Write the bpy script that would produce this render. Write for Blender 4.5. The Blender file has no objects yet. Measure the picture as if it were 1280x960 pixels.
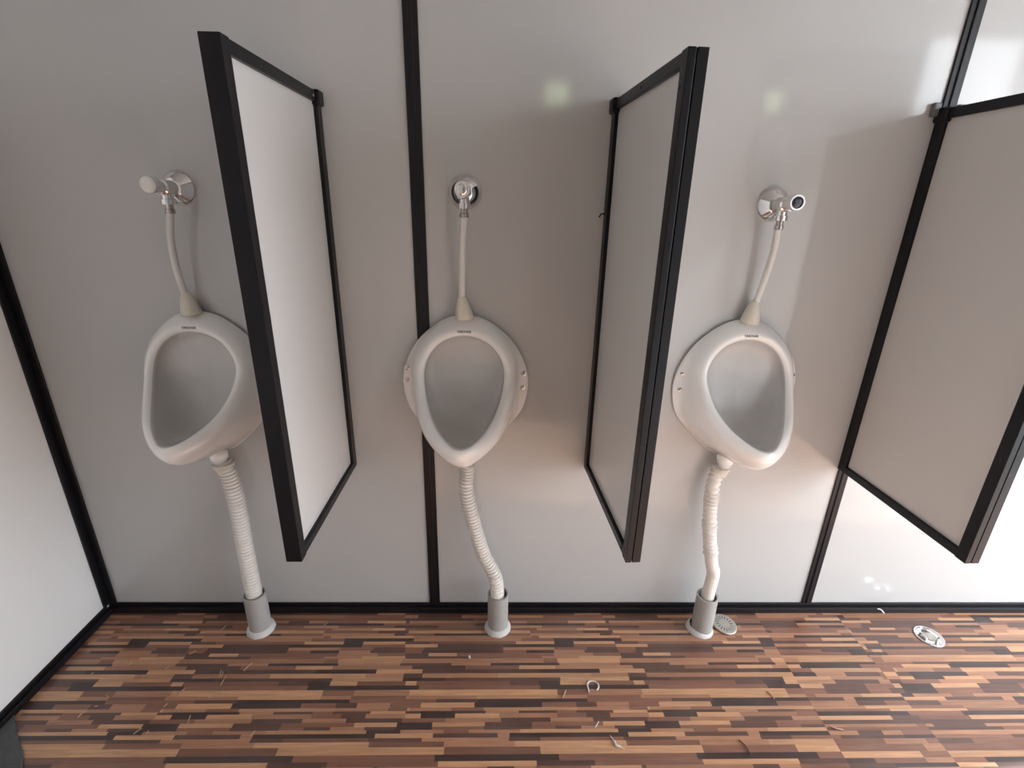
import bpy, bmesh, math, random
from mathutils import Vector, Matrix
from mathutils.bvhtree import BVHTree
random.seed(7)
S = bpy.context.scene
COL = S.collection

# ---------------------------------------------------------------- camera
cam_data = bpy.data.cameras.new('camera')
cam_data.sensor_width = 36.0
cam_data.lens = 36.0 * 611.9 / 1280.0
cam_data.clip_start = 0.02
cam = bpy.data.objects.new('camera', cam_data)
COL.objects.link(cam)
_R = Vector((0.99957996, -0.02055948, 0.02042568))
_U = Vector((-0.01213737, 0.34302806, 0.93924674))
_F = Vector((0.026317, 0.93910013, -0.34263443))
M_ = Matrix((( _R.x, _U.x, -_F.x, 0.04018733), (_R.y, _U.y, -_F.y, -1.26112354), (_R.z, _U.z, -_F.z, 1.25), (0, 0, 0, 1)))
cam.matrix_world = M_
S.camera = cam

# ---------------------------------------------------------------- view
S.view_settings.view_transform = 'Standard'
S.view_settings.look = 'None'
S.view_settings.gamma = 1.0
S.view_settings.use_curve_mapping = False
S.view_settings.exposure = 0.46

# ---------------------------------------------------------------- world: an even bright overcast sky
SKY = 6.4
w = bpy.data.worlds.new('sky'); S.world = w
w.use_nodes = True
nt = w.node_tree; nt.nodes.clear()
wo = nt.nodes.new('ShaderNodeOutputWorld'); wb = nt.nodes.new('ShaderNodeBackground')
wb.inputs['Color'].default_value = (0.93, 0.99, 1.06, 1); wb.inputs['Strength'].default_value = SKY
nt.links.new(wb.outputs[0], wo.inputs[0])

# the sun outside: it slants in through the doorway onto the stall fronts behind the camera
sl = bpy.data.lights.new('sun', 'SUN'); sl.energy = 31.0; sl.angle = math.radians(2); sl.color = (0.82, 1.0, 1.12)
so = bpy.data.objects.new('sun', sl); COL.objects.link(so)
so.rotation_euler = Vector((-1.0, -0.12, -0.7)).to_track_quat('-Z', 'Y').to_euler()

# the sky comes in through the doorway at the right end: a portal guides the sampling (it gives no light itself)
DOOR_Y0, DOOR_Y1, DOOR_Z = -1.47, -0.34, 2.05
XR = 2.60
pl = bpy.data.lights.new('door_portal', 'AREA'); pl.shape = 'RECTANGLE'
pl.size = DOOR_Z; pl.size_y = DOOR_Y1 - DOOR_Y0
pl.cycles.is_portal = True
po = bpy.data.objects.new('door_portal', pl); COL.objects.link(po)
po.location = (XR + 0.06, (DOOR_Y0 + DOOR_Y1) / 2, DOOR_Z / 2); po.rotation_euler = (0, math.pi / 2, 0)
XS = 2.10                                       # the stall block ends here; beyond it the front is open too
pl2 = bpy.data.lights.new('entrance_portal', 'AREA'); pl2.shape = 'RECTANGLE'
pl2.size = XR - XS; pl2.size_y = DOOR_Z
pl2.cycles.is_portal = True
po2 = bpy.data.objects.new('entrance_portal', pl2); COL.objects.link(po2)
po2.location = ((XR + XS) / 2, -1.53, DOOR_Z / 2); po2.rotation_euler = (-math.pi / 2, 0, 0)
# ---------------------------------------------------------------- helpers
def mat(name, col, rough=0.5, metal=0.0, spec=0.5, noise=0.0, nscale=30.0, bump=0.0, bscale=40.0, coat=0.0, sss=0.0, trans=0.0):
    m = bpy.data.materials.new(name); m.use_nodes = True
    n = m.node_tree; b = n.nodes['Principled BSDF']
    b.inputs['Base Color'].default_value = (*col, 1); b.inputs['Roughness'].default_value = rough
    b.inputs['Metallic'].default_value = metal; b.inputs['Specular IOR Level'].default_value = spec
    b.inputs['Coat Weight'].default_value = coat; b.inputs['Coat Roughness'].default_value = 0.06
    b.inputs['Transmission Weight'].default_value = trans
    if sss: b.inputs['Subsurface Weight'].default_value = sss; b.inputs['Subsurface Radius'].default_value = (0.01, 0.009, 0.008)
    g = n.nodes.new('ShaderNodeNewGeometry')
    if noise:
        t = n.nodes.new('ShaderNodeTexNoise'); t.inputs['Scale'].default_value = nscale; t.inputs['Detail'].default_value = 4
        n.links.new(g.outputs['Position'], t.inputs['Vector'])
        r = n.nodes.new('ShaderNodeMapRange'); r.inputs['To Min'].default_value = 1 - noise; r.inputs['To Max'].default_value = 1 + noise
        n.links.new(t.outputs['Fac'], r.inputs['Value'])
        x = n.nodes.new('ShaderNodeMix'); x.data_type = 'RGBA'; x.blend_type = 'MULTIPLY'; x.inputs['Factor'].default_value = 1
        x.inputs['A'].default_value = (*col, 1)
        n.links.new(r.outputs[0], x.inputs['B']); n.links.new(x.outputs['Result'], b.inputs['Base Color'])
    if bump:
        t2 = n.nodes.new('ShaderNodeTexNoise'); t2.inputs['Scale'].default_value = bscale; t2.inputs['Detail'].default_value = 2
        n.links.new(g.outputs['Position'], t2.inputs['Vector'])
        bp = n.nodes.new('ShaderNodeBump'); bp.inputs['Strength'].default_value = bump; bp.inputs['Distance'].default_value = 0.01
        n.links.new(t2.outputs['Fac'], bp.inputs['Height']); n.links.new(bp.outputs[0], b.inputs['Normal'])
    return m

def wood_mat(name, col):
    m = bpy.data.materials.new(name); m.use_nodes = True
    n = m.node_tree; b = n.nodes['Principled BSDF']
    g = n.nodes.new('ShaderNodeNewGeometry'); oi = n.nodes.new('ShaderNodeObjectInfo')
    mp = n.nodes.new('ShaderNodeMapping'); mp.inputs['Scale'].default_value = (9, 170, 1)
    n.links.new(g.outputs['Position'], mp.inputs['Vector'])
    t = n.nodes.new('ShaderNodeTexNoise'); t.inputs['Scale'].default_value = 1; t.inputs['Detail'].default_value = 5; t.inputs['Roughness'].default_value = 0.65
    n.links.new(mp.outputs[0], t.inputs['Vector'])
    r = n.nodes.new('ShaderNodeMapRange'); r.inputs['From Min'].default_value = 0.25; r.inputs['From Max'].default_value = 0.75
    r.inputs['To Min'].default_value = 0.74; r.inputs['To Max'].default_value = 1.26
    n.links.new(t.outputs['Fac'], r.inputs['Value'])
    rr = n.nodes.new('ShaderNodeMapRange'); rr.inputs['To Min'].default_value = 0.86; rr.inputs['To Max'].default_value = 1.14
    n.links.new(oi.outputs['Random'], rr.inputs['Value'])
    mu = n.nodes.new('ShaderNodeMath'); mu.operation = 'MULTIPLY'
    n.links.new(r.outputs[0], mu.inputs[0]); n.links.new(rr.outputs[0], mu.inputs[1])
    x = n.nodes.new('ShaderNodeMix'); x.data_type = 'RGBA'; x.blend_type = 'MULTIPLY'; x.inputs['Factor'].default_value = 1
    x.inputs['A'].default_value = (*col, 1); n.links.new(mu.outputs[0], x.inputs['B'])
    # thin pale dust lying unevenly on the vinyl
    d = n.nodes.new('ShaderNodeTexNoise'); d.inputs['Scale'].default_value = 5; d.inputs['Detail'].default_value = 6
    n.links.new(g.outputs['Position'], d.inputs['Vector'])
    dr = n.nodes.new('ShaderNodeMapRange'); dr.inputs['From Min'].default_value = 0.45; dr.inputs['From Max'].default_value = 0.8
    dr.inputs['To Min'].default_value = 0.0; dr.inputs['To Max'].default_value = 0.2
    n.links.new(d.outputs['Fac'], dr.inputs['Value'])
    y = n.nodes.new('ShaderNodeMix'); y.data_type = 'RGBA'; y.inputs['B'].default_value = (0.26, 0.22, 0.2, 1)
    n.links.new(dr.outputs[0], y.inputs['Factor']); n.links.new(x.outputs['Result'], y.inputs['A'])
    n.links.new(y.outputs['Result'], b.inputs['Base Color'])
    b.inputs['Roughness'].default_value = 0.3; b.inputs['Specular IOR Level'].default_value = 0.55
    bp = n.nodes.new('ShaderNodeBump'); bp.inputs['Strength'].default_value = 0.12; bp.inputs['Distance'].default_value = 0.002
    n.links.new(t.outputs['Fac'], bp.inputs['Height']); n.links.new(bp.outputs[0], b.inputs['Normal'])
    return m

WALL = mat('grey_laminate_panel', (0.515, 0.512, 0.505), 0.08, spec=0.42, noise=0.03, nscale=3, bump=0.03, bscale=2.2)
PANEL = mat('light_grey_partition_board', (0.62, 0.612, 0.60), 0.2, spec=0.45, noise=0.02, nscale=3, bump=0.02, bscale=3)
WHITE = mat('white_laminate_panel', (0.90, 0.89, 0.875), 0.15, spec=0.5, noise=0.02, nscale=3, bump=0.02, bscale=3)
FRONT = mat('white_front_panel', (0.90, 0.89, 0.875), 0.3, spec=0.4, noise=0.02, nscale=3)
CEIL = mat('white_ceiling_board', (0.5, 0.49, 0.48), 0.6, noise=0.02)
BLACK = mat('black_anodised_aluminium', (0.007, 0.007, 0.009), 0.36, spec=0.24, noise=0.15, nscale=60)
TRIM = mat('dark_aluminium_trim', (0.009, 0.008, 0.010), 0.4, spec=0.32, noise=0.2, nscale=50)
TAB = mat('grey_plastic_tab', (0.12, 0.115, 0.12), 0.45, noise=0.1)
CERAMIC = mat('white_glazed_ceramic', (0.90, 0.89, 0.875), 0.1, spec=0.5, noise=0.025, nscale=9, coat=0.6)
BASIN = mat('shaded_basin_glaze', (0.60, 0.585, 0.57), 0.22, spec=0.45, noise=0.10, nscale=18)  # same glaze made darker: shade inside the bowl put into the colour
CHROME = mat('polished_chrome', (0.78, 0.77, 0.77), 0.07, metal=1.0, noise=0.03)
BRASS = mat('worn_nickel', (0.5, 0.45, 0.42), 0.25, metal=1.0, noise=0.1, nscale=200)
STEEL = mat('brushed_steel', (0.62, 0.6, 0.57), 0.24, metal=1.0, noise=0.12, nscale=120)
DULLSTEEL = mat('dull_steel', (0.5, 0.47, 0.43), 0.42, metal=0.75, noise=0.12, nscale=150)
TUBE = mat('translucent_white_tube', (0.74, 0.73, 0.70), 0.32, noise=0.03, sss=0.3)
CONE = mat('cream_plastic_cone', (0.70, 0.67, 0.58), 0.35, noise=0.06, nscale=60, sss=0.3)
HOSE = mat('white_corrugated_plastic', (0.80, 0.755, 0.71), 0.45, noise=0.05, nscale=40)
PVC = mat('grey_pvc', (0.40, 0.39, 0.375), 0.38, noise=0.06, nscale=40)
SEAL = mat('white_sealant', (0.66, 0.64, 0.61), 0.5, noise=0.07, nscale=70, bump=0.2, bscale=120)
INK = mat('black_ink', (0.02, 0.018, 0.018), 0.5, noise=0.05)
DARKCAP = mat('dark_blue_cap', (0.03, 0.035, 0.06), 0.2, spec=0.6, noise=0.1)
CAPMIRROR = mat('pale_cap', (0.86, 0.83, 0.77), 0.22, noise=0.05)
DIRT = mat('dark_drain_hole', (0.03, 0.027, 0.024), 0.7, noise=0.3, nscale=80)
CURL = mat('white_plastic_shaving', (0.78, 0.75, 0.73), 0.4, noise=0.05)
STRAW = mat('pale_wood_splinter', (0.50, 0.33, 0.20), 0.6, noise=0.2, nscale=300)
MAT_ = mat('dark_grey_rubber', (0.085, 0.088, 0.09), 0.75, noise=0.3, nscale=60, bump=0.3, bscale=200)
SUBFLOOR = mat('floor_base_board', (0.05, 0.035, 0.03), 0.6, noise=0.2)
GROUND = mat('grey_gravel_ground', (0.16, 0.15, 0.14), 0.9, noise=0.2, nscale=2)
GLASS = mat('green_tinted_louvre_glass', (0.72, 0.86, 0.42), 0.12, trans=1.0, noise=0.05)
BARK = mat('brown_bark', (0.12, 0.08, 0.05), 0.9, noise=0.3, nscale=20)

def link(o, parent=None):
    COL.objects.link(o)
    if parent is not None: o.parent = parent
    return o

def obj(name, bm, m, parent=None, smooth=False, bevel=0.0, sub=0, mi=None):
    bmesh.ops.recalc_face_normals(bm, faces=bm.faces[:])
    me = bpy.data.meshes.new(name); bm.to_mesh(me); bm.free()
    for mm in (m if isinstance(m, (list, tuple)) else [m]): me.materials.append(mm)
    if smooth:
        me.polygons.foreach_set('use_smooth', [True] * len(me.polygons))
    o = link(bpy.data.objects.new(name, me), parent)
    if bevel:
        b = o.modifiers.new('bevel', 'BEVEL'); b.width = bevel; b.segments = 2; b.limit_method = 'ANGLE'
    if sub:
        s = o.modifiers.new('sub', 'SUBSURF'); s.levels = sub; s.render_levels = sub
    return o

def box(bm, x0, x1, y0, y1, z0, z1):
    v = [bm.verts.new(p) for p in ((x0,y0,z0),(x1,y0,z0),(x1,y1,z0),(x0,y1,z0),(x0,y0,z1),(x1,y0,z1),(x1,y1,z1),(x0,y1,z1))]
    for f in ((0,3,2,1),(4,5,6,7),(0,1,5,4),(1,2,6,5),(2,3,7,6),(3,0,4,7)): bm.faces.new([v[i] for i in f])
    return bm

def B(*a): return box(bmesh.new(), *a)

def structure(o):
    o['kind'] = 'structure'; return o

def thing(name, label, cat, loc=(0,0,0), rz=0.0, group=None):
    o = bpy.data.objects.new(name, None); o.empty_display_size = 0.05
    o.location = loc; o.rotation_euler = (0, 0, rz)
    return tag(link(o), label, cat, group)

def tag(o, label, cat, group=None):
    o['label'] = label; o['category'] = cat
    if group: o['group'] = group
    return o

def lathe(bm, prof, axis_o=(0,0,0), axis='z', n=32, close=True):
    """prof: (radius, height) pairs along the axis; axis 'z' up, 'y-' towards the viewer"""
    O = Vector(axis_o); rings = []
    for r, h in prof:
        ring = []
        for i in range(n):
            a = 2*math.pi*i/n; c, s = r*math.cos(a), r*math.sin(a)
            p = Vector((c, s, h)) if axis == 'z' else Vector((c, -h, s))
            ring.append(bm.verts.new(O + p))
        rings.append(ring)
    for a, b in zip(rings, rings[1:]):
        for i in range(n):
            bm.faces.new((a[i], a[(i+1)%n], b[(i+1)%n], b[i]))
    if close:
        bm.faces.new(rings[0]); bm.faces.new(rings[-1][::-1])
    return bm

def catmull(pts, n):
    P = [Vector(p) for p in pts]; Q = [P[0]*2-P[1]] + P + [P[-1]*2-P[-2]]
    raw = []
    for k in range(1, len(Q)-2):
        for j in range(24):
            t = j/24; a, b, c, d = Q[k-1], Q[k], Q[k+1], Q[k+2]
            raw.append(0.5*((2*b)+(c-a)*t+(2*a-5*b+4*c-d)*t*t+(3*b-a-3*c+d)*t**3))
    raw.append(P[-1])
    L = [0.0]
    for a, b in zip(raw, raw[1:]): L.append(L[-1]+(b-a).length)
    out = []; j = 0
    for i in range(n):
        s = L[-1]*i/(n-1)
        while j < len(L)-2 and L[j+1] < s: j += 1
        f = (s-L[j])/max(1e-9, L[j+1]-L[j]); out.append(raw[j].lerp(raw[j+1], min(1, max(0, f))))
    return out

def tube(bm, path, rad, n=16, caps=True):
    """path: points; rad: a number or one radius per point"""
    rings = []; up = Vector((1, 0, 0))
    for i, p in enumerate(path):
        t = (path[min(i+1, len(path)-1)] - path[max(i-1, 0)]).normalized()
        u = (up - t*up.dot(t)).normalized(); v = t.cross(u)
        r = rad[i] if isinstance(rad, (list, tuple)) else rad
        rings.append([bm.verts.new(p + u*(r*math.cos(2*math.pi*k/n)) + v*(r*math.sin(2*math.pi*k/n))) for k in range(n)])
    for a, b in zip(rings, rings[1:]):
        for i in range(n): bm.faces.new((a[i], a[(i+1)%n], b[(i+1)%n], b[i]))
    if caps: bm.faces.new(rings[0]); bm.faces.new(rings[-1][::-1])
    return bm

# ---------------------------------------------------------------- the room shell
XL, YB, YF, ZC = -1.20, 0.0, -1.47, 2.42      # left wall, back wall, stall fronts, ceiling
YS = -2.42                                      # rear of the stalls
T1, T2 = -0.160, 1.069                          # the two joint trims on the back wall

wb_ = structure(obj('wall_back', B(XL-0.05, XR+0.05, 0.012, 0.06, 0, ZC), WALL))
for a, b in ((XL, T1), (T1, T2), (T2, XR)):
    obj('wall_panel', B(a+0.001, b-0.001, 0.0, 0.013, 0.0, ZC), WALL, wb_)
wl = structure(obj('wall_left', B(XL-0.05, XL-0.012, YS, 0.06, 0, ZC), WHITE))
for a, b in ((-0.0, -1.22), (-1.222, YS)):
    obj('wall_panel', B(XL-0.013, XL, b, a, 0, ZC), WHITE, wl)
bm = B(XL-0.05, XS, YS, 0.06, -0.06, -0.0022); box(bm, XS, XR+0.05, YF-0.03, 0.06, -0.06, -0.0022)
fl = structure(obj('floor', bm, SUBFLOOR))
structure(obj('ceiling', B(XL-0.05, XR+0.05, YS-0.05, 0.06, ZC, ZC+0.05), CEIL))
# right end wall with the open doorway
bm = B(XR, XR+0.05, DOOR_Y1, 0.06, 0, ZC); box(bm, XR, XR+0.05, DOOR_Y0, DOOR_Y1, DOOR_Z, ZC)
wr = structure(obj('wall_right', bm, FRONT))
bm = B(XR-0.012, XR+0.06, DOOR_Y1, DOOR_Y1+0.03, 0, DOOR_Z+0.03); box(bm, XR-0.012, XR+0.06, DOOR_Y0-0.04, DOOR_Y0, 0, DOOR_Z+0.03); box(bm, XR-0.012, XR+0.06, DOOR_Y0, DOOR_Y1, DOOR_Z, DOOR_Z+0.03)
structure(obj('door_1', bm, BLACK, bevel=0.002))
# stall fronts behind the camera: two doorways
D1, D2, DT = (-0.05, 0.69), (1.34, 2.06), 1.95
bm = B(XL, D1[0], YF-0.03, YF, 0, ZC); box(bm, D1[1], D2[0], YF-0.03, YF, 0, ZC); box(bm, D2[1], XS, YF-0.03, YF, 0, ZC); box(bm, XS, XR+0.05, YF-0.03, YF, DOOR_Z, ZC)
box(bm, D1[0], D1[1], YF-0.03, YF, DT, ZC); box(bm, D2[0], D2[1], YF-0.03, YF, DT, ZC)
structure(obj('wall_front', bm, FRONT))
for i, (a, b) in enumerate((D1, D2)):
    bm = B(a-0.03, a, YF-0.035, YF+0.008, 0, DT+0.03); box(bm, b, b+0.03, YF-0.035, YF+0.008, 0, DT+0.03); box(bm, a, b, YF-0.035, YF+0.008, DT, DT+0.03)
    structure(obj('door_%d' % (i+2), bm, BLACK))
bm = B(0.99, 1.02, YS, YF-0.031, 0, ZC); box(bm, XS-0.03, XS, YS-0.05, YF-0.031, 0, ZC)
structure(obj('wall_stall', bm, FRONT))
structure(obj('door_4', B(D2[0]+0.005, D2[1]-0.005, YF-0.031, YF-0.003, 0.06, 1.66), FRONT, bevel=0.002))  # unseen leaf, added in the doorway to catch sun and bounce it back
# rear wall with two ventilators of glass louvres
V = [(0.40, 1.95), (1.84, 1.94)]; vw, vh = 0.095, 0.08
bm = bmesh.new(); xs = [XL-0.05, V[0][0]-vw, V[0][0]+vw, V[1][0]-vw, V[1][0]+vw, XS]
for k in range(5):
    if k in (1, 3):
        zc = V[k//2][1]; box(bm, xs[k], xs[k+1], YS-0.05, YS, 0, zc-vh); box(bm, xs[k], xs[k+1], YS-0.05, YS, zc+vh, ZC)
    else: box(bm, xs[k], xs[k+1], YS-0.05, YS, 0, ZC)
structure(obj('wall_rear', bm, FRONT))
for k, (vx, vz) in enumerate(V):
    bm = B(vx-vw, vx-vw+0.012, YS-0.05, YS+0.006, vz-vh, vz+vh); box(bm, vx+vw-0.012, vx+vw, YS-0.05, YS+0.006, vz-vh, vz+vh)
    box(bm, vx-vw, vx+vw, YS-0.05, YS+0.006, vz-vh, vz-vh+0.012); box(bm, vx-vw, vx+vw, YS-0.05, YS+0.006, vz+vh-0.012, vz+vh)
    win = structure(obj('window_%d' % (k+1), bm, BLACK))
    for j in range(4):
        z = vz - 0.051 + j*0.034
        g = obj('louvre', B(-vw+0.012, vw-0.012, -0.019, 0.019, -0.002, 0.002), GLASS, win)
        g.location = (vx, YS-0.025, z); g.rotation_euler = (math.radians(35), 0, 0)

# dark aluminium trims
def trim(name, bm): return structure(obj(name, bm, TRIM, bevel=0.0015))
for i, x in enumerate((T1, T2)):
    bm = B(x-0.0165, x+0.0165, -0.005, 0.0, 0.03, ZC); box(bm, x-0.004, x+0.004, -0.008, -0.004, 0.03, ZC)
    trim('trim_%d' % (i+1), bm)
bm = B(2.298-0.0165, 2.298+0.0165, -0.005, 0.0, 0.03, ZC); trim('trim_5', bm)
trim('trim_3', B(XL, XL+0.025, -0.006, 0, 0.03, ZC))
trim('trim_4', B(XL, XL+0.006, -0.027, -0.006, 0.03, ZC))
bm = B(XL, XR, -0.006, 0, 0.0, 0.03); box(bm, XL, XR, -0.018, -0.006, 0.0, 0.02); trim('baseboard_back', bm)
bm = B(XL, XL+0.006, YF, -0.018, 0.0, 0.032); box(bm, XL+0.006, XL+0.016, YF, -0.018, 0.0, 0.02); trim('baseboard_left', bm)

bm = B(XR+0.06, XR+14, -9, 8, -0.3, -0.25); box(bm, XS+0.01, XR+0.06, -9, YF-0.04, -0.3, -0.25); box(bm, -6, XS+0.01, -9, YS-0.06, -0.3, -0.25)
structure(obj('ground', bm, GROUND))

# ---------------------------------------------------------------- floor strips (printed narrow staves, laid in a repeating pattern)
FLOOR_ROWS = [
    (-0.007, -0.025, -0.255, [3, 1], [0.55, 0.637]),
    (-0.025, -0.037, -0.252, [1, 3, 1, 2], [0.041, 0.181, 0.444, 0.637]),
    (-0.037, -0.048, -0.25, [3, 2], [0.218, 0.637]),
    (-0.048, -0.058, -0.235, [1, 3, 1, 2, 0, 3], [0.258, 0.322, 0.373, 0.505, 0.626, 0.637]),
    (-0.058, -0.067, -0.247, [2, 3, 4, 2], [0.219, 0.384, 0.57, 0.637]),
    (-0.067, -0.077, -0.245, [3, 2, 1, 2, 3], [0.102, 0.322, 0.43, 0.604, 0.637]),
    (-0.077, -0.086, -0.243, [2, 1, 0], [0.411, 0.536, 0.637]),
    (-0.086, -0.097, -0.231, [0, 2, 3], [0.377, 0.543, 0.637]),
    (-0.097, -0.106, -0.239, [2, 4, 2, 1, 3], [0.089, 0.258, 0.385, 0.603, 0.637]),
    (-0.106, -0.115, -0.212, [1, 2, 0], [0.363, 0.385, 0.637]),
    (-0.115, -0.127, -0.21, [1, 2, 4], [0.329, 0.428, 0.637]),
    (-0.127, -0.137, -0.234, [3, 2, 0, 4, 0], [0.072, 0.335, 0.452, 0.511, 0.637]),
    (-0.137, -0.148, -0.232, [0, 3, 4, 4, 2], [0.097, 0.293, 0.449, 0.508, 0.637]),
    (-0.148, -0.158, -0.23, [2, 3, 1, 2, 3], [0.056, 0.292, 0.446, 0.543, 0.637]),
    (-0.158, -0.168, -0.228, [2, 3, 2, 4, 1, 3], [0.05, 0.29, 0.359, 0.442, 0.534, 0.637]),
    (-0.168, -0.179, -0.226, [3, 0, 2, 1, 2], [0.068, 0.151, 0.439, 0.556, 0.637]),
    (-0.179, -0.187, -0.225, [3, 2, 1, 0], [0.19, 0.402, 0.511, 0.637]),
    (-0.187, -0.202, -0.232, [1, 2, 0], [0.413, 0.453, 0.637]),
    (-0.202, -0.21, -0.235, [3, 1, 4, 1], [0.147, 0.261, 0.46, 0.637]),
    (-0.21, -0.222, -0.199, [3, 2, 0, 1], [0.152, 0.307, 0.411, 0.637]),
    (-0.222, -0.235, -0.216, [0, 3, 4, 0], [0.048, 0.383, 0.555, 0.637]),
    (-0.235, -0.249, -0.166, [1, 0, 1, 3], [0.213, 0.478, 0.584, 0.637]),
    (-0.249, -0.259, -0.219, [4, 3, 0], [0.117, 0.442, 0.637]),
    (-0.259, -0.272, -0.209, [0, 2, 3, 4, 0, 2], [0.03, 0.289, 0.37, 0.43, 0.504, 0.637]),
    (-0.272, -0.285, -0.207, [4, 2, 4], [0.037, 0.371, 0.637]),
    (-0.285, -0.302, -0.193, [0, 2, 1], [0.403, 0.488, 0.637]),
    (-0.302, -0.312, -0.19, [1, 0, 1, 2, 1], [0.181, 0.399, 0.48, 0.627, 0.637]),
    (-0.312, -0.322, -0.205, [2, 3, 4, 2], [0.087, 0.199, 0.494, 0.637]),
    (-0.322, -0.336, -0.157, [0, 4, 2, 3, 1, 2], [0.142, 0.322, 0.414, 0.469, 0.556, 0.637]),
    (-0.336, -0.345, -0.185, [1, 2, 0, 1, 2, 0], [0.11, 0.195, 0.444, 0.581, 0.631, 0.637]),
    (-0.345, -0.352, -0.194, [3, 4, 1, 3, 2, 3, 0], [0.04, 0.209, 0.296, 0.397, 0.448, 0.546, 0.637]),
    (-0.352, -0.364, -0.193, [0, 4, 0, 1, 2, 3, 1], [0.04, 0.129, 0.244, 0.396, 0.472, 0.535, 0.637]),
    (-0.364, -0.375, -0.199, [2, 1, 3, 1, 3], [0.112, 0.255, 0.383, 0.494, 0.637]),
    (-0.375, -0.386, -0.206, [4, 0, 3, 2, 0, 4], [0.086, 0.22, 0.341, 0.525, 0.633, 0.637]),
    (-0.386, -0.394, -0.204, [4, 2, 3, 2, 3, 1, 3, 4], [0.084, 0.216, 0.338, 0.399, 0.465, 0.551, 0.628, 0.637]),
    (-0.394, -0.403, -0.198, [1, 2, 1, 0, 4], [0.109, 0.172, 0.302, 0.552, 0.637]),
    (-0.403, -0.414, -0.226, [0, 3, 1, 4, 0], [0.111, 0.273, 0.303, 0.604, 0.637]),
    (-0.414, -0.423, -0.249, [3, 1, 3, 2, 3], [0.108, 0.324, 0.403, 0.613, 0.637]),
    (-0.423, -0.436, -0.263, [2, 1, 0, 2], [0.178, 0.353, 0.631, 0.637]),
    (-0.436, -0.454, -0.342, [0, 2, 0], [0.259, 0.494, 0.637]),
    (-0.454, -0.469, -0.337, [2, 4, 2], [0.233, 0.533, 0.637]),
    (-0.469, -0.481, -0.332, [2, 0, 3, 2], [0.238, 0.473, 0.613, 0.637]),
]

PERIOD = 0.637
TONES = {'L': (0.55, 0.30, 0.165), 'T': (0.40, 0.20, 0.118), 'M': (0.24, 0.112, 0.074), 'D': (0.118, 0.06, 0.046), 'K': (0.06, 0.036, 0.032)}
WM = {k: wood_mat('wood_tone_' + n, TONES[k]) for k, n in zip('LTMDK', ('tan', 'light_brown', 'red_brown', 'dark_brown', 'near_black'))}
UNIT = {}
for k in 'LTMDK':
    bm = box(bmesh.new(), 0, 1, 0, 1, -1, 0); me = bpy.data.meshes.new('strip'); bm.to_mesh(me); bm.free(); me.materials.append(WM[k]); UNIT[k] = me
SHEETS = [(XL, 0.895, 0.0, 0), (0.895, 1.163, 0.31, 9), (1.163, XR, 0.12, 9)]
NR = len(FLOOR_ROWS)
strips = []
bands = [(0.0, FLOOR_ROWS[0][0], 5)] + [(r[0], r[1], i) for i, r in enumerate(FLOOR_ROWS)]
y = FLOOR_ROWS[-1][1]; i = 3
while y > YF:
    h = FLOOR_ROWS[i % NR][0]-FLOOR_ROWS[i % NR][1]; bands.append((y, y-h, i % NR)); y -= h; i += 1
for (ya, yb, ri) in bands:
    for (sx0, sx1, ph, roll) in SHEETS:
        _, _, x0, tones, ends = FLOOR_ROWS[(ri + roll) % NR]
        k = math.floor((sx0 - x0 - ph) / PERIOD); base = x0 + ph + k*PERIOD
        while base < sx1:
            a = base
            for ti, e in zip(tones, ends):
                tn = 'LTMDK'[ti]; b = base + e; c0, c1 = max(a, sx0), min(b, sx1)
                if c1 - c0 > 0.002: strips.append((c0, c1, yb, ya, tn))
                a = b
            base += PERIOD
def px_area(s):
    x0, x1, y0, y1, _ = s
    a = (M_.inverted() @ Vector((max(x0, -1.1), (y0+y1)/2, 0))); b = (M_.inverted() @ Vector((min(x1, 1.85), (y0+y1)/2, 0)))
    c = (M_.inverted() @ Vector(((x0+x1)/2, y1, 0))); d = (M_.inverted() @ Vector(((x0+x1)/2, y0, 0)))
    if c.z > -0.05 or d.z > -0.05 or x1 < -1.1 or x0 > 1.85: return 0
    vb = 480 - 611.9*c.y/-c.z
    if vb > 958: return 0
    return abs(a.x/a.z - b.x/b.z) * abs(c.y/c.z - d.y/d.z)
strips.sort(key=px_area, reverse=True)
for s in strips[:300]:
    o = bpy.data.objects.new('wood_strip', UNIT[s[4]]); link(o, fl)
    o.location = (s[0], s[2], random.uniform(-0.0003, 0)); o.scale = (s[1]-s[0], s[3]-s[2], 0.0026)
bm = bmesh.new(); order = 'LTMDK'
for s in strips[300:]:
    n0 = len(bm.faces); z = random.uniform(-0.0003, 0)
    box(bm, s[0], s[1], s[2], s[3], -0.003, z); bm.faces.ensure_lookup_table()
    for f in bm.faces[n0:]: f.material_index = order.index(s[4])
o = obj('small_wood_strips', bm, [WM[k] for k in order], fl); o['kind'] = 'stuff'

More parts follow.
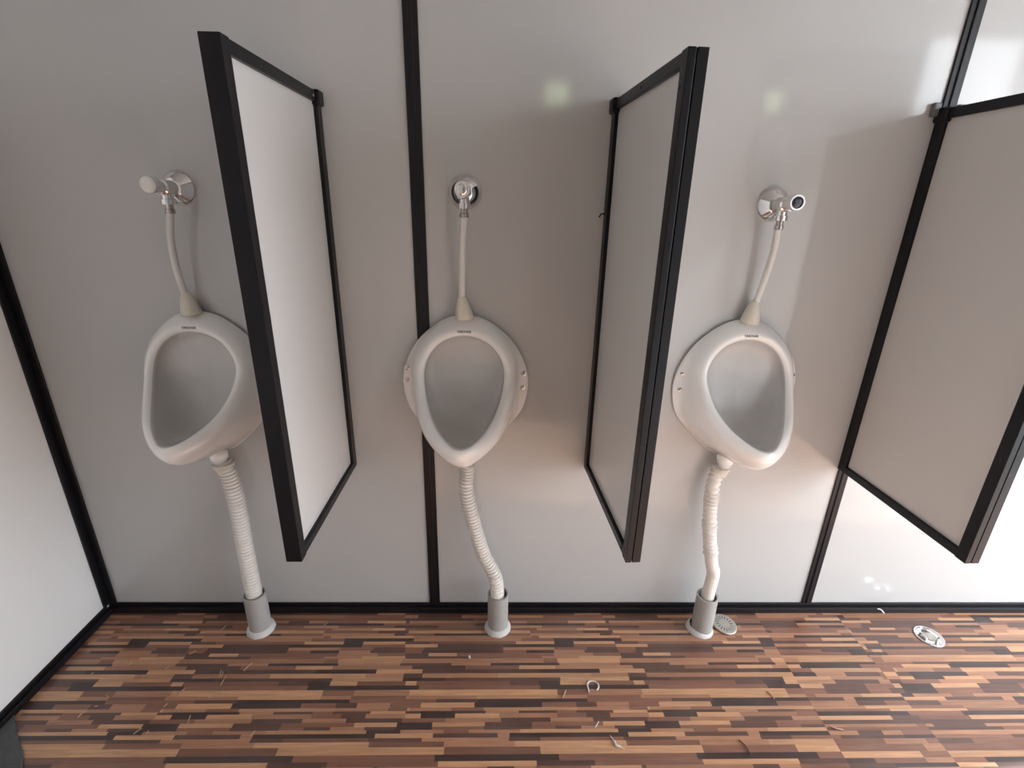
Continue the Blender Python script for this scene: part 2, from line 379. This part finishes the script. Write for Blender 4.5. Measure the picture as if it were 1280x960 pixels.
# ---------------------------------------------------------------- urinals
HALF = [
 [(0,0,.983),(.03,0,.980),(.068,0,.964),(.123,0,.917),(.158,0,.858),(.1715,0,.80),(.165,0,.745),(.149,0,.705),(.107,0,.657),(.06,0,.612),(.03,0,.590),(0,0,.583)],
 [(0,-.010,.983),(.03,-.010,.980),(.068,-.010,.964),(.123,-.010,.917),(.158,-.010,.858),(.1715,-.010,.80),(.165,-.010,.745),(.149,-.010,.705),(.107,-.010,.657),(.06,-.010,.612),(.03,-.010,.590),(0,-.010,.583)],
 [(0,-.016,.979),(.03,-.016,.976),(.070,-.016,.960),(.120,-.016,.914),(.151,-.016,.858),(.160,-.015,.80),(.155,-.015,.745),(.140,-.016,.705),(.102,-.016,.657),(.058,-.016,.614),(.029,-.016,.594),(0,-.016,.588)],
 [(0,-.021,.977),(.032,-.021,.973),(.072,-.022,.956),(.118,-.024,.912),(.141,-.024,.86),(.142,-.021,.80),(.138,-.021,.745),(.127,-.028,.70),(.097,-.03,.655),(.055,-.03,.617),(.028,-.03,.60),(0,-.03,.595)],
 [(0,-.028,.972),(.037,-.029,.967),(.080,-.030,.946),(.118,-.033,.905),(.136,-.036,.858),(.136,-.044,.805),(.130,-.066,.755),(.115,-.095,.706),(.085,-.115,.665),(.048,-.120,.635),(.022,-.117,.616),(0,-.115,.61)],
 [(0,-.037,.965),(.039,-.038,.959),(.081,-.039,.938),(.114,-.044,.900),(.130,-.052,.858),(.130,-.072,.810),(.122,-.106,.765),(.106,-.145,.722),(.078,-.180,.685),(.043,-.200,.655),(.018,-.200,.637),(0,-.197,.630)],
 [(0,-.053,.951),(.035,-.055,.946),(.073,-.057,.926),(.103,-.063,.888),(.1145,-.074,.845),(.111,-.100,.803),(.102,-.132,.767),(.086,-.168,.734),(.062,-.201,.707),(.034,-.226,.688),(.014,-.237,.678),(0,-.239,.675)],
 [(0,-.046,.935),(.03,-.047,.931),(.066,-.049,.911),(.092,-.054,.876),(.101,-.063,.838),(.096,-.088,.800),(.087,-.115,.772),(.073,-.148,.748),(.056,-.180,.732),(.031,-.212,.718),(.013,-.229,.712),(0,-.232,.711)],
 [(0,-.036,.930),(.031,-.037,.926),(.068,-.039,.907),(.094,-.043,.872),(.103,-.051,.836),(.099,-.071,.798),(.090,-.095,.768),(.076,-.125,.742),(.057,-.157,.722),(.033,-.189,.706),(.014,-.208,.701),(0,-.212,.699)],
 [(0,-.026,.920),(.030,-.027,.917),(.066,-.028,.899),(.092,-.030,.868),(.100,-.034,.835),(.098,-.045,.800),(.090,-.062,.765),(.076,-.080,.735),(.055,-.100,.706),(.030,-.120,.691),(.012,-.125,.687),(0,-.126,.686)],
 [(0,-.022,.895),(.02,-.022,.893),(.045,-.022,.880),(.068,-.022,.855),(.080,-.023,.830),(.083,-.025,.800),(.080,-.028,.767),(.070,-.032,.735),(.050,-.038,.708),(.027,-.044,.696),(.012,-.047,.692),(0,-.048,.691)],
 [(0,-.021,.83),(.006,-.021,.829),(.012,-.021,.826),(.017,-.021,.821),(.019,-.021,.815),(.019,-.021,.808),(.018,-.022,.80),(.015,-.022,.793),(.011,-.022,.789),(.006,-.022,.786),(.003,-.022,.785),(0,-.022,.785)],
]
NH = 25
def bowl_bm():
    bm = bmesh.new(); rings = []
    for h in HALF:
        c = catmull(h, NH)
        pts = c + [Vector((-p.x, p.y, p.z)) for p in c[-2:0:-1]]
        rings.append([bm.verts.new(p) for p in pts])
    n = len(rings[0])
    for k, (a, b) in enumerate(zip(rings, rings[1:])):
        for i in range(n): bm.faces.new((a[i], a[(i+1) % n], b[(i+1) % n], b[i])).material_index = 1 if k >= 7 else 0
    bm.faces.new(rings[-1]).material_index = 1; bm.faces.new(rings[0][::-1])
    return bm

def text_mesh(body, size):
    cu = bpy.data.curves.new('brand_text', 'FONT'); cu.body = body; cu.size = size; cu.align_x = 'CENTER'; cu.align_y = 'CENTER'; cu.offset = size*0.03
    cu.resolution_u = 2
    t = bpy.data.objects.new('brand_text', cu); COL.objects.link(t)
    dg = bpy.context.evaluated_depsgraph_get(); dg.update()
    me = bpy.data.meshes.new_from_object(t.evaluated_get(dg)); bpy.data.objects.remove(t)
    return me

def screw_bm(cx, z, r=0.0075):
    bm = bmesh.new(); lathe(bm, [(r*1.25, 0.0), (r*1.25, 0.0015), (r*0.9, 0.002), (r*0.85, 0.005), (r*0.3, 0.0065)], (cx, -0.0145, z), 'y-', 14)
    box(bm, cx-r*0.7, cx+r*0.7, -0.0225, -0.0205, z-0.0009, z+0.0009)
    return bm

proto_mesh = None
def make_urinal(xc, label, rz, screws):
    u = thing('urinal', label, 'urinal', (xc, 0, 0), rz, 'white ceramic urinals on the grey wall')
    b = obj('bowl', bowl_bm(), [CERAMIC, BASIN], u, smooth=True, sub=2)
    for cx, z in screws:
        obj('screw', screw_bm(cx, z), STEEL, u, smooth=False)
    # outlet spigot under the bowl and the small waste holes inside
    bm = bmesh.new(); lathe(bm, [(0.024, 0.60), (0.024, 0.575), (0.020, 0.572), (0.020, 0.562)], (0, -0.036, 0), 'z', 24)
    obj('outlet_spigot', bm, CERAMIC, u, smooth=True)
    bm = bmesh.new(); lathe(bm, [(0.009, 0.0), (0.009, 0.003), (0.004, 0.0035)], (0.012, -0.168, 0.688), 'z', 14)
    obj('drain_hole', bm, DIRT, u, smooth=True)
    # maker's stamp on the upper rim, laid on the glaze
    dg = bpy.context.evaluated_depsgraph_get(); dg.update()
    ev = b.evaluated_get(dg); tree = BVHTree.FromPolygons([v.co for v in ev.data.vertices], [p.vertices[:] for p in ev.data.polygons])
    me = text_mesh('VARDHAR', 0.0088)
    zc, yc = 0.9465, -0.056
    for v in me.vertices:
        p = Vector((v.co.x*0.88, -0.3, zc + v.co.y))
        hit = tree.ray_cast(p, Vector((0, 1, 0)))
        v.co = hit[0] - Vector((0, 0.0007, -0.0003)) if hit[0] else Vector((p.x, yc, p.z))
    me.materials.clear(); me.materials.append(INK)
    t = bpy.data.objects.new('brand_stamp', me); link(t, u); t['label'] = 'small black maker stamp'
    return u
UX = {'left': -0.735, 'mid': -0.050, 'right': 0.687}
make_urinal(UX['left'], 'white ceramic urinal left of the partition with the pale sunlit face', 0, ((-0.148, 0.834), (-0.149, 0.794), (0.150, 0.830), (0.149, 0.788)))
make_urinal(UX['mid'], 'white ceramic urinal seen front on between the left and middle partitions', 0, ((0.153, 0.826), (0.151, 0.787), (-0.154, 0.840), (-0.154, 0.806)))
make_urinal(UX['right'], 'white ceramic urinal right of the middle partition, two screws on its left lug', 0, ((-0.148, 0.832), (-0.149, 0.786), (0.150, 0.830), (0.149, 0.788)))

# ---------------------------------------------------------------- push valves on the wall
def make_valve(x, z, label, cap, capn, cr=0.0135):
    v = thing('push_valve', label, 'valve', (x, 0, z), 0, 'chrome push valves above the urinals')
    bm = bmesh.new(); lathe(bm, [(0.040, 0.0), (0.0405, 0.003), (0.0385, 0.007), (0.031, 0.016), (0.022, 0.025), (0.019, 0.028), (0.0, 0.0285)], (0,0,0), 'y-', 48, close=False)
    obj('wall_flange', bm, CHROME, v, smooth=True)
    bm = bmesh.new(); lathe(bm, [(0.0135, 0.02), (0.0135, 0.032), (0.0165, 0.034), (0.0165, 0.066), (0.013, 0.069), (0.012, 0.082), (0.0145, 0.085)], (0,0,0), 'y-', 32)
    lathe(bm, [(0.012, 0.004), (0.012, -0.024), (0.0155, -0.025), (0.0155, -0.036), (0.012, -0.0365)], (0, -0.05, 0), 'z', 24)
    b = obj('valve_body', bm, CHROME, v, smooth=True); e = b.modifiers.new('es', 'EDGE_SPLIT'); e.split_angle = math.radians(35)
    bm = bmesh.new(); lathe(bm, [(0.0135, 0.083), (0.0175, 0.087), (0.018, 0.106), (0.0168, 0.1085), (0.0135, 0.1085)], (0,0,0.004), 'y-', 32)
    k = obj('push_button', bm, CHROME, v, smooth=True); e = k.modifiers.new('es', 'EDGE_SPLIT'); e.split_angle = math.radians(40)
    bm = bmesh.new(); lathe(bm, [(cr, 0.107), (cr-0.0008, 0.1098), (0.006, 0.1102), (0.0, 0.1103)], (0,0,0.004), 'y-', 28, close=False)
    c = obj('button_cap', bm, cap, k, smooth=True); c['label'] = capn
    bm = bmesh.new(); lathe(bm, [(0.0085, -0.036), (0.0085, -0.046), (0.0105, -0.047), (0.0105, -0.056), (0.008, -0.0565)], (0, -0.05, 0), 'z', 20)
    n_ = obj('outlet_nut', bm, BRASS, v, smooth=True); e = n_.modifiers.new('es', 'EDGE_SPLIT'); e.split_angle = math.radians(40)
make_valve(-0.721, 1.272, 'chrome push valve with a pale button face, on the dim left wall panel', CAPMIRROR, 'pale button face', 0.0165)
make_valve(-0.046, 1.277, 'chrome push valve seen straight on, above the middle urinal', CHROME, 'mirror chrome button face')
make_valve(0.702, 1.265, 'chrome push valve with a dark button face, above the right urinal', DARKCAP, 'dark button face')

# ---------------------------------------------------------------- inlet tubes and cream cones
def make_inlet(pts, xc, label):
    p = catmull(pts, 28)
    t = thing('inlet_tube', label, 'tube', tuple(p[-1]), 0, 'white inlet tubes between valves and urinals')
    o = Vector(p[-1]); q = [a - o for a in p]
    obj('tube', tube(bmesh.new(), q, 0.0082, 16), TUBE, t, smooth=True)
    bm = bmesh.new(); ax = []
    base = Vector((xc - o.x, -0.026 - o.y, 0.977 - o.z)); top = Vector((0, 0, 0.012))
    prof = [(0.0, .0235), (0.2, .0225), (0.45, .0195), (0.65, .0165), (0.85, .0125), (0.95, .0105), (1.0, .0092)]
    obj('spreader_cone', tube(bm, [base.lerp(top, s) for s, _ in prof], [r for _, r in prof], 24), CONE, t, smooth=True)
make_inlet([(-0.721,-0.05,1.222),(-0.737,-0.045,1.157),(-0.742,-0.038,1.082),(-0.738,-0.03,1.020)], UX['left'], 'thin white inlet tube bowing leftwards above the leftmost urinal')
make_inlet([(-0.046,-0.05,1.226),(-0.051,-0.045,1.17),(-0.054,-0.037,1.094),(-0.056,-0.03,1.022)], UX['mid'], 'straight thin white inlet tube above the middle urinal')
make_inlet([(0.702,-0.05,1.216),(0.7035,-0.045,1.151),(0.699,-0.037,1.084),(0.691,-0.03,1.022)], UX['right'], 'thin white inlet tube slanting down to the right urinal')

# ---------------------------------------------------------------- waste hoses
def hose_bm(p, r, pitch, amp, flat_from=2.0, irregular=False):
    L = [0.0]
    for a, b in zip(p, p[1:]): L.append(L[-1]+(b-a).length)
    tot = L[-1]; rad = []
    for l in L:
        f = l/tot
        if irregular:
            ph = l/pitch + 0.35*math.sin(l*55); a = amp*(0.6 + 0.9*max(0, math.sin(l*70+1)))
        else: ph = l/pitch; a = amp
        if f > flat_from: a *= 0.08
        rad.append(r + a*math.cos(2*math.pi*ph))
    return tube(bmesh.new(), p, rad, 20)
def make_hose(pts, r, label, collar, pitch=0.0100, amp=0.0030, flat=2.0, irr=False):
    p = catmull(pts, 520); o = Vector(p[-1])
    t = thing('waste_hose', label, 'hose', tuple(o), 0, 'white waste hoses under the urinals')
    obj('hose', hose_bm([a-o for a in p], r, pitch, amp, flat, irr), HOSE, t, smooth=True)
    if collar:
        c = p[0]-o; bm = bmesh.new()
        lathe(bm, [(r*0.9, -0.03), (r*1.08, -0.022), (r*1.25, -0.012), (r*1.42, -0.003), (r*1.4, -0.0005), (r*1.25, 0.0)], tuple(c), 'z', 28)
        obj('hose_collar', bm, CONE, t, smooth=True)
make_hose([(-0.727,-0.036,0.560),(-0.717,-0.038,0.520),(-0.704,-0.05,0.433),(-0.697,-0.065,0.279),(-0.689,-0.078,0.10)], 0.0205, 'straight white corrugated waste hose under the leftmost urinal', True)
make_hose([(-0.048,-0.036,0.560),(-0.048,-0.036,0.529),(-0.050,-0.044,0.487),(-0.038,-0.053,0.413),(-0.003,-0.062,0.279),(0.036,-0.072,0.192),(0.044,-0.08,0.10)], 0.0185, 'bent white corrugated waste hose curving right under the middle urinal', False)
make_hose([(0.679,-0.036,0.560),(0.669,-0.038,0.535),(0.660,-0.048,0.485),(0.667,-0.06,0.366),(0.688,-0.070,0.250),(0.697,-0.075,0.215),(0.690,-0.083,0.15),(0.688,-0.085,0.10)], 0.0185, 'kinked white waste hose, ribbed above and smooth below, under the right urinal', True, 0.0135, 0.0027, 0.62, True)

# ---------------------------------------------------------------- grey floor pipes
def make_pipe(x, y, h, label, tilt=(0, 0), flangeoff=(0,0)):
    t = thing('floor_pipe', label, 'pipe', (x, y, 0), 0, 'grey pipe stubs rising from the floor')
    bm = bmesh.new(); ro, ri = 0.0315, 0.0275; n = 40; R_ = []
    for r, z in ((ro, 0.001), (ro, h), (ri, h), (ri, 0.05)):
        R_.append([bm.verts.new((r*math.cos(2*math.pi*k/n)+tilt[0]*z, r*math.sin(2*math.pi*k/n)+tilt[1]*z, z)) for k in range(n)])
    for a, b in zip(R_, R_[1:]):
        for i in range(n): bm.faces.new((a[i], a[(i+1)%n], b[(i+1)%n], b[i]))
    bm.faces.new(R_[-1])
    o = obj('pipe', bm, PVC, t, smooth=True); e = o.modifiers.new('es', 'EDGE_SPLIT'); e.split_angle = math.radians(40)
    bm = bmesh.new(); rnd = random.Random(int(x*1000)); n = 36; R_ = []
    for r, z in ((0.0415, 0.0003), (0.0405, 0.005), (0.038, 0.010), (0.0345, 0.0135), (0.031, 0.0155)):
        R_.append([bm.verts.new(((r+rnd.uniform(-.0012,.0012))*math.cos(2*math.pi*k/n)+flangeoff[0], (r+rnd.uniform(-.0012,.0012))*math.sin(2*math.pi*k/n)+flangeoff[1], z)) for k in range(n)])
    for a, b in zip(R_, R_[1:]):
        for i in range(n): bm.faces.new((a[i], a[(i+1)%n], b[(i+1)%n], b[i]))
    obj('sealant_collar', bm, SEAL, t, smooth=True)['label'] = 'white sealant ring'
make_pipe(-0.689, -0.078, 0.137, 'grey plastic pipe stub in a white ring, under the leftmost urinal')
make_pipe(0.045, -0.074, 0.135, 'grey plastic pipe stub in a white ring, under the middle urinal')
make_pipe(0.689, -0.083, 0.137, 'grey plastic pipe stub in a white ring, beside the loose drain grate', flangeoff=(-0.004, 0.004))

# ---------------------------------------------------------------- loose drain grate and open floor drain
dg_ = thing('drain_grate', 'loose round steel drain grate with radial slots, lying beside the right grey pipe', 'drain grate', (0.770, -0.066, 0.0), 0.4)
dg_.rotation_euler = (0.10, 0.06, 0.4)
bm = bmesh.new(); NS = 18; n = NS*4; r = [0.0, 0.016, 0.031, 0.036, 0.038]
def grate_ring(rr, z): return [bm.verts.new((rr*math.cos(2*math.pi*k/n), rr*math.sin(2*math.pi*k/n), z)) for k in range(n)]
z0, z1 = 0.004, 0.0065
top = [grate_ring(rr, z) for rr, z in ((0.012, z1+0.0006), (0.017, z1+0.0003), (0.029, z1), (0.033, z1), (0.0365, z1+0.0005), (0.0385, z1-0.001), (0.0385, z0))]
bm.faces.new(top[0])
for j, (a, b) in enumerate(zip(top, top[1:])):
    for i in range(n):
        if j == 1 and i % 4 == 0: continue
        bm.faces.new((a[i], a[(i+1)%n], b[(i+1)%n], b[i]))
obj('grate_plate', bm, DULLSTEEL, dg_, smooth=True)
bm = bmesh.new(); lathe(bm, [(0.036, 0.0035), (0.036, 0.0025), (0.0, 0.0024)], (0,0,0), 'z', 32, close=False); obj('grate_underside', bm, DIRT, dg_)

fd = thing('floor_drain', 'open round steel floor drain bowl set in the floor under the right partition', 'drain', (1.404, -0.112, 0))
bm = bmesh.new()
lathe(bm, [(0.0400, 0.0004), (0.0405, 0.0030), (0.0385, 0.0042), (0.0365, 0.0040), (0.0345, 0.0024), (0.030, 0.0012), (0.018, 0.0008)], (0,0,0), 'z', 40, close=False)
o = obj('drain_bowl', bm, CHROME, fd, smooth=True)
bm = bmesh.new(); lathe(bm, [(0.0185, 0.0009), (0.0, 0.0010)], (0.004, 0.002, 0), 'z', 28, close=False); obj('drain_mouth', bm, DULLSTEEL, fd)
bm = bmesh.new()
for k in range(3):
    a = k*2.1+0.6; p = Vector((0.024*math.cos(a), 0.024*math.sin(a), 0.0035)); q = Vector((0.024*math.cos(a+1.1), 0.024*math.sin(a+1.1), 0.0045))
    tube(bm, [p, p.lerp(q, .5)*1.12, q], [0.003, 0.0042, 0.003], 8)
obj('drain_lugs', bm, STEEL, fd, smooth=True)

# ---------------------------------------------------------------- partitions
PZ0, PZ1, PD = 0.536, 1.477, 0.412
def make_partition(x, rz, label, face, groove=True):
    t = thing('partition', label, 'partition', (x, 0, PZ0), rz, 'framed privacy partitions between the urinals')
    H = PZ1 - PZ0
    obj('panel', B(-0.007, 0.007, -PD+0.015, -0.018, 0.010, H-0.010), face, t)
    obj('wall_bar', B(-0.0158, 0.0158, -0.028, -0.0006, 0.0, H-0.002), BLACK, t, bevel=0.0015)
    obj('top_rail', B(-0.0155, 0.0155, -PD+0.025, -0.0265, H-0.021, H), BLACK, t, bevel=0.0015)
    obj('bottom_rail', B(-0.0155, 0.0155, -PD+0.025, -0.0265, 0.0, 0.020), BLACK, t, bevel=0.0015)
    bm = B(-0.0165, -0.0035, -PD, -PD+0.025, -0.001, H+0.001); box(bm, -0.0015, 0.0165, -PD, -PD+0.025, -0.001, H+0.001); box(bm, -0.0038, -0.0012, -PD+0.004, -PD+0.022, 0, H)
    if not groove: bm.free(); bm = B(-0.0165, 0.0165, -PD, -PD+0.025, -0.001, H+0.001)
    obj('front_bar', bm, BLACK, t, bevel=0.001)
    bm = B(-0.0235, 0.0235, -0.034, -0.0004, H-0.028, H+0.003); obj('corner_bracket', bm, BLACK, t, bevel=0.004)
    return t
def add_screw(t, side, y, z, m):
    bm = bmesh.new(); s = 0.0158*side
    for r, d in ((0.0032, 0.0), (0.003, 0.0015), (0.0012, 0.002)):
        pass
    n = 10; R_ = [[bm.verts.new((s+side*d, y+r*math.cos(2*math.pi*k/n), z+r*math.sin(2*math.pi*k/n))) for k in range(n)] for r, d in ((0.0034, 0.0), (0.0030, 0.0014), (0.0012, 0.0018))]
    for a, b in zip(R_, R_[1:]):
        for i in range(n): bm.faces.new((a[i], a[(i+1)%n], b[(i+1)%n], b[i]))
    bm.faces.new(R_[-1]); obj('screw', bm, m, t)
pa = make_partition(-0.384, math.radians(-0.4), 'leftmost privacy partition, black frame with its pale side facing right', PANEL, False)
pb = make_partition(0.306, math.radians(3.6), 'privacy partition with dark frame and grey side, between the middle and right urinals', PANEL)
pc = make_partition(1.063, math.radians(2.0), 'privacy partition cut off by the photo\'s right edge, fixed over the wall joint', PANEL)
H = PZ1-PZ0
add_screw(pa, 1, -0.045, H-0.012, STEEL)
for (y, z) in ((-0.20, H-0.012), (-0.395, H-0.05), (-0.20, 0.012), (-0.375, 0.010), (-0.396, 0.022), (-0.04, 0.012)): add_screw(pb, -1, y, z, BLACK)
bm = B(-0.036, -0.018, -0.012, -0.0006, H-0.015, H+0.014); box(bm, 0.024, 0.042, -0.012, -0.0006, H-0.012, H+0.012)
obj('bracket_tab', bm, TAB, pc, bevel=0.003)['label'] = 'grey plastic tabs at the wall joint'
bm = bmesh.new(); tube(bm, catmull([(-0.014,-0.012,H-0.245),(-0.024,-0.013,H-0.241),(-0.030,-0.013,H-0.250)], 8), 0.0018, 8); obj('wire_end', bm, BLACK, pb, smooth=True)

# ---------------------------------------------------------------- litter on the floor
def litter(name, pts, r, m, label, cat, group=None, flat=0.5):
    pts = [Vector((a, b, c)) for a, b, c in pts]; o0 = Vector((pts[0].x, pts[0].y, 0.0))
    p = catmull([a-o0 for a in pts], max(6, 5*len(pts)))
    o = obj(name, tube(bmesh.new(), p, r, 8), m, None, smooth=True); o.location = o0
    return tag(o, label, cat, group)
c = Vector((0.311, -0.279, 0)); cp = []
for k in range(9):
    a = math.radians(-60 + 245*k/8 + 0); cp.append((c.x+0.0155*math.cos(a), c.y+0.015*math.sin(a)+0.002, 0.0024+0.001*math.sin(k)))
cp.append((c.x-0.0145, c.y-0.016, 0.0022))
litter('plastic_curl', cp, 0.0021, CURL, 'white curled plastic shaving shaped like a hook on the floor', 'shaving')
litter('plastic_scrap', [(0.330,-0.414,.004),(0.337,-0.426,.003),(0.340,-0.437,.003),(0.350,-0.441,.003),(0.358,-0.446,.003)], [0.0008]*8+[0.003]*12+[0.001]*5, CURL, 'small torn white plastic scrap near the photo\'s bottom edge', 'scrap')
litter('plastic_crumb', [(-0.038,-0.181,.003),(-0.037,-0.184,.003),(-0.036,-0.188,.003)], 0.003, CURL, 'single white crumb on the floor in front of the middle grey pipe', 'crumb')
litter('wood_splinter', [(0.222,-0.312,.002),(0.228,-0.302,.003),(0.233,-0.290,.002)], 0.002, STRAW, 'short pale splinter left of the white plastic hook', 'splinter')
litter('plastic_sliver', [(0.296,-0.392,.002),(0.302,-0.386,.003),(0.308,-0.377,.002)], 0.0011, TUBE, 'thin grey sliver on the floor below the white plastic hook', 'sliver') 
GS = 'pale splinters scattered on the left floor'
LS = 'short pale wood splinter among others on the floor at left'
def sp(u, v, du, dv, r=0.0012):
    # a point and a direction along the floor, both in metres
    litter('wood_splinter', [(u-du/2, v-dv/2, .0016), (u, v, .0024), (u+du/2, v+dv/2, .0016)], r, STRAW, LS, 'splinter', GS)
sp(-0.804, -0.286, 0.005, 0.014)
sp(-0.806, -0.291, 0.006, 0.018)
sp(-1.022, -0.353, 0.002, 0.012)
sp(-0.992, -0.301, -0.012, 0.005)
sp(-1.002, -0.202, -0.004, -0.010)
sp(-1.016, -0.199, -0.002, -0.013)
sp(-1.083, -0.235, 0.003, 0.010)
sp(-0.889, -0.215, 0.007, 0.010)
sp(-0.937, -0.252, 0.010, 0.007)
sp(-0.724, -0.238, -0.004, 0.019)
sp(-0.727, -0.241, -0.006, -0.010)
sp(-0.732, -0.230, 0.002, -0.012)
sp(-0.710, -0.300, 0.029, 0.013)
sp(-0.847, -0.166, 0.013, 0.013)
sp(-0.665, -0.214, 0.011, 0.025)
sp(-0.563, -0.401, 0.006, 0.012)
sp(-0.849, -0.394, 0.010, 0.014)
sp(-0.823, -0.399, -0.001, 0.012)
sp(-0.805, -0.081, 0.006, 0.021)
sp(-0.495, -0.062, 0.008, 0.016)
sp(-0.711, -0.247, 0.002, 0.007)
sp(-0.711, -0.262, 0.000, 0.017)
sp(-0.972, -0.448, 0.006, 0.009)
sp(-0.823, -0.327, 0.005, 0.009)
sp(-1.000, -0.329, 0.006, 0.002)
sp(-0.740, -0.365, -0.006, 0.021)
litter('wood_splinter', [(0.790,-0.296,.002),(0.797,-0.304,.003),(0.800,-0.318,.002)], 0.0016, STRAW, 'curved splinter on the floor in front of the loose drain grate', 'splinter')
litter('wood_splinter', [(0.652,-0.425,.002),(0.662,-0.443,.004),(0.664,-0.462,.002)], 0.0016, BARK, 'dark curved splinter near the bottom edge, right of centre', 'splinter')
litter('wood_splinter', [(0.905,-0.392,.002),(0.918,-0.399,.003),(0.935,-0.402,.002)], 0.0016, STRAW, 'pale splinter lying along the floor seam at right', 'splinter')
litter('plastic_scrap', [(1.300,-0.020,.021),(1.309,-0.023,.021),(1.318,-0.030,.012)], 0.0022, CURL, 'small white scrap on the dark skirting behind the open floor drain', 'scrap')
# dark grey rubber mat corner by the left wall
bm = bmesh.new()
poly = [(-1.184,-0.352),(-1.165,-0.372),(-1.12,-0.412),(-1.085,-0.440),(-1.045,-0.485),(-0.99,-0.60),(-0.97,-0.80),(-1.0,-1.0),(-1.184,-1.0)]
lo = [bm.verts.new((x, y, 0.0006)) for x, y in poly]; hi = [bm.verts.new((x, y, 0.009)) for x, y in poly]
bm.faces.new(lo[::-1]); bm.faces.new(hi)
for i in range(len(poly)): bm.faces.new((lo[i], lo[(i+1)%len(poly)], hi[(i+1)%len(poly)], hi[i]))
tag(obj('floor_mat', bm, MAT_, bevel=0.003), 'dark grey mat edge on the floor in the photo\'s lower left corner', 'mat')
